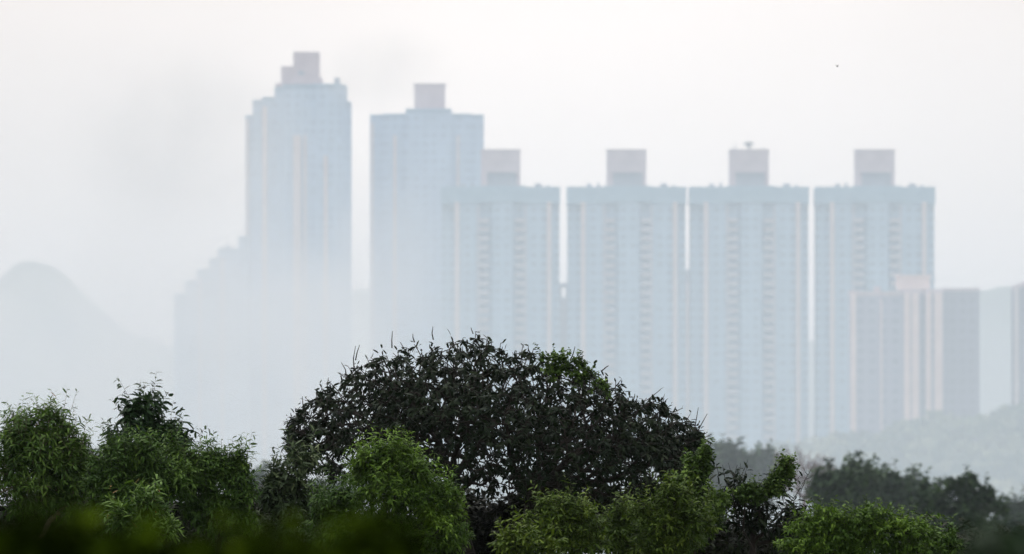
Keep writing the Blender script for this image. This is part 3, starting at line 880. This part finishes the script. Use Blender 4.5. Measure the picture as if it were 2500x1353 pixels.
for (x, y, rx, ry, dd, lab) in [(2035, 1195, 44, 36, 825, 'blurred green tree nearest the ragged shrub bare twigs'),
                                (2092, 1190, 42, 38, 835, 'blurred green tree, first from left of the pair with rounded tops'),
                                (2160, 1192, 46, 38, 840, 'blurred green tree with rounded top above the wide bright bush'),
                                (2232, 1215, 50, 36, 855, 'blurred lower green tree sloping down towards the tufted tree')]:
    plant('distant_tree', lab, 'tree', dd, [(x, y, rx, ry), (x - rx * .5, y + ry * .5, rx * .7, ry * .8), (x + rx * .5, y + ry * .55, rx * .7, ry * .8), (x, y + ry * 1.8, rx * 1.3, ry * 1.1)], 'leaf_far',
          n=700, leaf=17, lw=12, slen=24, per=8, base_px=x, group=GB, rtip=0.015)
plant('distant_tree', 'hazy grey-green tree peeping over the vine-covered tree', 'tree', 1000,
      [(1768, 1112, 34, 28), (1745, 1140, 30, 30), (1800, 1140, 40, 26), (1770, 1180, 60, 40)], 'leaf_far', n=330, leaf=15, lw=11, slen=22, per=7, base_px=1770, group=GB, rtip=0.02)
plant('distant_tree', 'hazy grey-green tree between the ragged shrub and the bare reddish tree', 'tree', 1020,
      [(1852, 1132, 38, 24), (1890, 1150, 40, 24), (1830, 1160, 50, 30), (1870, 1190, 60, 40)], 'leaf_far', n=330, leaf=15, lw=11, slen=22, per=7, base_px=1860, group=GB, rtip=0.02)
plant('distant_tree', 'hazy grey tree in the gap left of the spindly shrub', 'tree', 960,
      [(630, 1180, 36, 24), (660, 1195, 40, 30), (610, 1200, 40, 36), (640, 1240, 60, 40)], 'leaf_far', n=300, leaf=15, lw=11, slen=22, per=7, base_px=635, group=GB, rtip=0.02)
plant('distant_tree', 'hazy grey tree glimpsed between the two leftmost leafy crowns', 'tree', 960,
      [(205, 1118, 26, 20), (225, 1150, 40, 36), (190, 1160, 40, 36)], 'leaf_far', n=220, leaf=15, lw=11, slen=22, per=7, base_px=208, group=GB, rtip=0.02)
plant('distant_tree', 'hazy grey tree half seen through the left limbs of the domed tree', 'tree', 970,
      [(790, 1205, 50, 24), (850, 1215, 50, 28), (740, 1215, 50, 30), (800, 1250, 80, 40)], 'leaf_far', n=260, leaf=15, lw=11, slen=22, per=7, base_px=800, group=GB, rtip=0.02)


def bare_tree(d, lobes, base_px, label):
    m = K * d
    b0 = at(base_px, 1150, d)
    gz = float(ground_z(b0[0], d)) - 0.05
    org = np.array([b0[0], d, gz])
    root = empty('bare_tree', org)
    pts, out, _ = lobe_points(lobes, d, 420, 0.9)
    nodes = [org.copy(), at(base_px, 1260, d), at(base_px, 1215, d)]
    nodes, par = grow(nodes, [-1, 0, 1], pts, 0.5)
    tr, kids, r = skeleton_tubes('trunk', nodes - org, par, 3, 0.028, M['red_twig'], root, expo=2.4)
    tips = nodes[kids == 0]
    o = unit(tips - at(base_px, 1230, d))
    p0 = np.repeat(tips, 3, 0)
    dr = unit(np.repeat(o, 3, 0) + rng.normal(0, 0.4, p0.shape))
    p1 = p0 + dr * (m * rng.uniform(10, 24, len(p0)))[:, None]
    tube_mesh('twigs', p0 - org, p1 - org, np.full(len(p0), 0.026), np.full(len(p0), 0.014), M['red_twig'], root, sides=3)
    tag(root, label, 'tree', GB)


bare_tree(980, [(1930, 1130, 40, 26), (1985, 1150, 44, 34), (2020, 1145, 20, 26), (1960, 1180, 60, 30)], 1965, 'leafless reddish tree hazy behind the vine arch')

# ---- far woodland clothing the rises in front of the towers (reads as one mass)
def woodland():
    xs_, ys_ = [], []
    cx, cy = [], []
    tries = 0
    while len(cx) < 1500 and tries < 60000:
        tries += 1
        y = rng.uniform(1880, 2860)
        half = 0.056 * y + 14
        x = rng.uniform(-half, half)
        cx.append(x); cy.append(y)
    cx, cy = np.array(cx), np.array(cy)
    z = ground_z(cx, cy)
    R = rng.uniform(2.6, 5.5, len(cx)); Hh = rng.uniform(5, 10.0, len(cx))
    per = 70
    n = len(cx) * per
    q = unit(rng.normal(size=(n, 3)))
    q[:, 2] = np.abs(q[:, 2]) * 1.0 - 0.15
    Rr = np.repeat(R, per)[:, None]
    c = np.stack([np.repeat(cx, per), np.repeat(cy, per), np.repeat(z + Hh * 0.55, per)], -1)
    c0 = c + q * Rr * rng.uniform(0.75, 1.08, (n, 1)) * np.array([[1, 1, 0.85]])
    dv = unit(q + rng.normal(0, 0.7, (n, 3)))
    sv = unit(np.cross(dv, rng.normal(size=(n, 3))))
    ln = rng.uniform(1.0, 2.4, n)
    tone = np.clip(np.repeat(rng.random(len(cx)), per) * 0.75 + rng.random(n) * 0.25, 0, 1)
    o = leaf_mesh('woodland', c0, dv, sv, ln, ln * 1.1, np.full(n, 0.15), tone, M['leaf_wood'], None)
    tag(o, kind='stuff')


woodland()

# ---- blurred shrubs just in front of the camera
for (x, y, rx, ry, dd, mt, lab) in [(50, 1362, 180, 60, 32.0, 'leaf_near', 'very blurred dark green shrub close by at the lower left corner'),
                                    (320, 1382, 190, 58, 35.0, 'leaf_near', 'very blurred green shrub close by in front of the dark thicket'),
                                    (640, 1396, 170, 52, 34.0, 'leaf_near', 'very blurred low shrub close by below the spindly grey-green shrub'),
                                    (905, 1390, 90, 56, 37.0, 'leaf_near', 'very blurred rounded shrub close by below the big bright bush'),
                                    (2490, 1392, 110, 66, 36.0, 'leaf_deep', 'very blurred near-black shrub close by at the lower right corner')]:
    plant('close_shrub', lab, 'shrub', dd, [(x, y, rx * .8, ry * .7), (x - rx * .5, y + ry * .5, rx * .6, ry * .8), (x + rx * .5, y + ry * .5, rx * .6, ry * .8), (x, y + ry * 2.5, rx * 1.2, ry * 2.5), (x, y + ry * 7, rx * 1.1, ry * 5)],
          mt, n=560, leaf=62, lw=34, slen=85, per=8, sprays=0.07, k=6, base_px=x, group='blurred shrubs close to the camera', rtip=0.0022, droop=0.3, tone=(0, 0.8), fill=0.7, depth=1.2, young=0.05)

# ---- small bird in the sky
def bird():
    d = 235.0
    c = at(2044, 162, d)
    s = 0.034
    prof = [(-1.6, 0.05, 0.0), (-1.0, 0.22, 0.0), (-0.3, 0.42, -0.02), (0.4, 0.46, -0.02), (0.95, 0.30, 0.05), (1.25, 0.27, 0.10), (1.55, 0.16, 0.08), (1.85, 0.02, 0.02)]
    v, f = [], []
    n = 10
    for (y, r, zo) in prof:
        for k in range(n):
            a = 2 * math.pi * k / n
            v.append((r * math.cos(a) * s, -y * s, (r * math.sin(a) * 0.9 + zo) * s))
    for i in range(len(prof) - 1):
        for k in range(n):
            f.append((i * n + k, i * n + (k + 1) % n, (i + 1) * n + (k + 1) % n, (i + 1) * n + k))
    f.append(tuple(range(n))); f.append(tuple((len(prof) - 1) * n + k for k in reversed(range(n))))
    for sx in (-1, 1):       # half-raised wings, joined into the body
        b = len(v)
        pts = [(0.2, 0.5, 0.15), (0.2, -0.6, 0.12), (0.8, -0.75, 0.75), (0.85, 0.35, 0.8), (1.25, -0.9, 1.3)]
        for (x, y, z) in pts: v.append((sx * x * s, -y * s, z * s))
        for (x, y, z) in pts: v.append((sx * x * s, -y * s, (z - 0.06) * s))
        for q in [(0, 1, 2, 3), (3, 2, 4), (8, 7, 6, 5), (9, 7, 8), (0, 5, 6, 1), (1, 6, 7, 2), (2, 7, 9, 4), (4, 9, 8, 3), (3, 8, 5, 0)]:
            f.append(tuple(b + i for i in q))
    me = bpy.data.meshes.new('bird'); me.from_pydata(v, [], f); me.update()
    o = link_mesh('bird', me, M['feather'])
    o.location = c
    o.rotation_euler = (0, 0, math.radians(20))
    tag(o, 'tiny dark bird flying in the pale sky at upper right', 'bird')


bird()

# ------------------------------------------------------------------ haze and smoke
HAZE_D = 0.00002
m, nt, out = new_mat('haze_air')
pv = N(nt, 'ShaderNodeVolumePrincipled')
pv.inputs['Color'].default_value = (0.72, 0.84, 0.95, 1)
pv.inputs['Density'].default_value = HAZE_D
pv.inputs['Anisotropy'].default_value = 0.1
nt.links.new(pv.outputs[0], out.inputs['Volume'])
hz = MB().box(-1540, 1540, -75, 4280, -8, 172).build('haze', m)
tag(hz, kind='stuff')

def smoke(name, px, py, d, SX, SY, SZ, dens, nscale, lo, colour, core=0.25, zc=None):
    m, nt, out = new_mat('smoke_' + name)
    tc = N(nt, 'ShaderNodeTexCoord')
    nz = N(nt, 'ShaderNodeTexNoise')
    nz.inputs['Scale'].default_value = nscale
    nz.inputs['Detail'].default_value = 5.0
    nz.inputs['Roughness'].default_value = 0.56
    nz.inputs['Distortion'].default_value = 0.6
    nt.links.new(tc.outputs['Object'], nz.inputs['Vector'])
    rp = N(nt, 'ShaderNodeMapRange')
    rp.inputs[1].default_value = 0.36; rp.inputs[2].default_value = 0.66
    rp.inputs[3].default_value = lo; rp.inputs[4].default_value = 1.0
    nt.links.new(nz.outputs[0], rp.inputs[0])
    # thins out towards the rim of the cloud (object space, metres)
    dv = N(nt, 'ShaderNodeVectorMath', operation='DIVIDE'); dv.inputs[1].default_value = (SX, SY, SZ)
    nt.links.new(tc.outputs['Object'], dv.inputs[0])
    ln = N(nt, 'ShaderNodeVectorMath', operation='LENGTH'); nt.links.new(dv.outputs[0], ln.inputs[0])
    fr = N(nt, 'ShaderNodeMapRange', interpolation_type='SMOOTHSTEP')
    fr.inputs[1].default_value = core; fr.inputs[2].default_value = 1.0
    fr.inputs[3].default_value = 1.0; fr.inputs[4].default_value = 0.0
    nt.links.new(ln.outputs['Value'], fr.inputs[0])
    mu = N(nt, 'ShaderNodeMath', operation='MULTIPLY')
    nt.links.new(rp.outputs[0], mu.inputs[0]); nt.links.new(fr.outputs[0], mu.inputs[1])
    mu2 = N(nt, 'ShaderNodeMath', operation='MULTIPLY'); mu2.inputs[1].default_value = dens
    nt.links.new(mu.outputs[0], mu2.inputs[0])
    pv = N(nt, 'ShaderNodeVolumePrincipled')
    pv.inputs['Color'].default_value = (*colour, 1)
    nt.links.new(mu2.outputs[0], pv.inputs['Density'])
    nt.links.new(pv.outputs[0], out.inputs['Volume'])
    bm = bmesh.new()
    bmesh.ops.create_icosphere(bm, subdivisions=3, radius=1.0)
    for v in bm.verts: v.co = Vector((v.co.x * SX, v.co.y * SY, v.co.z * SZ)) * 1.03
    me = bpy.data.meshes.new('smoke'); bm.to_mesh(me); bm.free()
    sm = link_mesh('smoke', me, m)
    c = at(px, py, d)
    sm.location = (c[0], d, c[2] if zc is None else zc)
    tag(sm, kind='stuff')


smoke('plume', 210, 975, 1950.0, 92, 62, 80, 0.028, 0.030, 0.0, (0.985, 0.94, 0.915))
smoke('low_plume', 690, 1060, 2090.0, 34, 34, 46, 0.022, 0.045, 0.0, (0.985, 0.945, 0.92))
smoke('drift', 640, 760, 2020.0, 24, 22, 40, 0.012, 0.06, 0.0, (0.985, 0.945, 0.92))
smoke('drift_right', 960, 700, 2020.0, 22, 22, 36, 0.016, 0.06, 0.0, (0.985, 0.945, 0.92))
smoke('wisp', 430, 330, 1950.0, 30, 30, 24, 0.034, 0.07, 0.0, (0.78, 0.75, 0.72))
smoke('wisp_high', 940, 170, 1950.0, 17, 20, 11, 0.030, 0.09, 0.0, (0.78, 0.75, 0.72))
smoke('haze_bank', 1250, 900, 1250.0, 560, 600, 125, 0.0021, 0.012, 0.7, (0.775, 0.89, 1.0), core=0.1, zc=25)  # added wide volume: fades the towers in place of denser even haze
smoke('far_haze_bank', 1250, 900, 3500.0, 700, 130, 120, 0.0085, 0.012, 0.8, (0.86, 0.89, 0.945), core=0.3, zc=30)  # added haze volume behind the towers, so the far hills pale further

# ------------------------------------------------------------------ sky and sun
SUN_EL, SUN_AZ = math.radians(62), math.radians(-35)
world = bpy.data.worlds.new('World')
scene.world = world
world.use_nodes = True
nt = world.node_tree
for n in list(nt.nodes): nt.nodes.remove(n)
wo = N(nt, 'ShaderNodeOutputWorld')
bg = N(nt, 'ShaderNodeBackground'); bg.inputs['Strength'].default_value = 0.12
sky = N(nt, 'ShaderNodeTexSky', sky_type='NISHITA')
sky.sun_disc = False
sky.sun_elevation = SUN_EL
sky.sun_rotation = SUN_AZ
sky.dust_density = 4.0
sky.air_density = 1.0
hs = N(nt, 'ShaderNodeHueSaturation'); hs.inputs['Saturation'].default_value = 0.35
nt.links.new(sky.outputs[0], hs.inputs['Color'])
# overcast veil of cloud over that sky
tc = N(nt, 'ShaderNodeTexCoord')
sp = N(nt, 'ShaderNodeSeparateXYZ'); nt.links.new(tc.outputs['Generated'], sp.inputs[0])
cr = N(nt, 'ShaderNodeValToRGB')
e = cr.color_ramp.elements
e[0].position, e[0].color = 0.0, (0.14, 0.15, 0.13, 1)
e[1].position, e[1].color = 1.0, (2.55, 2.50, 2.57, 1)
q = e.new(0.488); q.color = (0.2, 0.2, 0.18, 1)
q = e.new(0.497); q.color = (1.32, 1.175, 1.09, 1)
q = e.new(0.56); q.color = (1.30, 1.165, 1.09, 1)
mz = N(nt, 'ShaderNodeMapRange'); mz.inputs[1].default_value = -1; mz.inputs[2].default_value = 1
nt.links.new(sp.outputs[2], mz.inputs[0]); nt.links.new(mz.outputs[0], cr.inputs[0])
nz = N(nt, 'ShaderNodeTexNoise'); nz.inputs['Scale'].default_value = 14; nz.inputs['Detail'].default_value = 3
mpn = N(nt, 'ShaderNodeMapping'); mpn.inputs['Scale'].default_value = (1, 1, 2.2)
nt.links.new(tc.outputs['Generated'], mpn.inputs[0]); nt.links.new(mpn.outputs[0], nz.inputs['Vector'])
nr = N(nt, 'ShaderNodeMapRange'); nr.inputs[1].default_value = 0.3; nr.inputs[2].default_value = 0.7
nr.inputs[3].default_value = 7.6; nr.inputs[4].default_value = 8.4
nt.links.new(nz.outputs[0], nr.inputs[0])
# the cloud is brightest where the veiled sky glows through, ahead and a little to the right
dd = N(nt, 'ShaderNodeVectorMath', operation='DISTANCE'); dd.inputs[1].default_value = (0.005, 1.0, 0.035)
nt.links.new(tc.outputs['Generated'], dd.inputs[0])
gr = N(nt, 'ShaderNodeMapRange', interpolation_type='SMOOTHSTEP')
gr.inputs[1].default_value = 0.0; gr.inputs[2].default_value = 0.07
gr.inputs[3].default_value = 1.0; gr.inputs[4].default_value = 0.79
nt.links.new(dd.outputs['Value'], gr.inputs[0])
ml = N(nt, 'ShaderNodeMath', operation='MULTIPLY')
nt.links.new(nr.outputs[0], ml.inputs[0]); nt.links.new(gr.outputs[0], ml.inputs[1])
vm = N(nt, 'ShaderNodeVectorMath', operation='SCALE')
nt.links.new(cr.outputs[0], vm.inputs[0]); nt.links.new(ml.outputs[0], vm.inputs['Scale'])
mx = N(nt, 'ShaderNodeMix', data_type='RGBA'); mx.inputs[0].default_value = 0.85
nt.links.new(hs.outputs[0], mx.inputs[6]); nt.links.new(vm.outputs[0], mx.inputs[7])
nt.links.new(mx.outputs[2], bg.inputs[0])
nt.links.new(bg.outputs[0], wo.inputs[0])

sl = bpy.data.lights.new('sun', 'SUN')
sl.energy = 1.0
sl.angle = math.radians(15)
sl.color = (1.0, 0.96, 0.9)
so = bpy.data.objects.new('sun', sl)
COL.objects.link(so)
# towards the sun: sky rotation is measured clockwise from +Y
sd = Vector((math.sin(SUN_AZ) * math.cos(SUN_EL), math.cos(SUN_AZ) * math.cos(SUN_EL), math.sin(SUN_EL)))
so.rotation_euler = sd.to_track_quat('Z', 'Y').to_euler()
so.location = (0, 0, 60)

# ------------------------------------------------------------------ render settings
scene.render.engine = 'CYCLES'
scene.cycles.max_bounces = 5
scene.cycles.diffuse_bounces = 3
scene.cycles.glossy_bounces = 2
scene.cycles.transmission_bounces = 3
scene.cycles.volume_bounces = 1
scene.cycles.volume_step_rate = 1.0
scene.cycles.volume_max_steps = 128
scene.cycles.use_denoising = True
scene.view_settings.view_transform = 'Standard'
scene.view_settings.look = 'None'
scene.view_settings.exposure = 0.22
scene.view_settings.gamma = 1.0
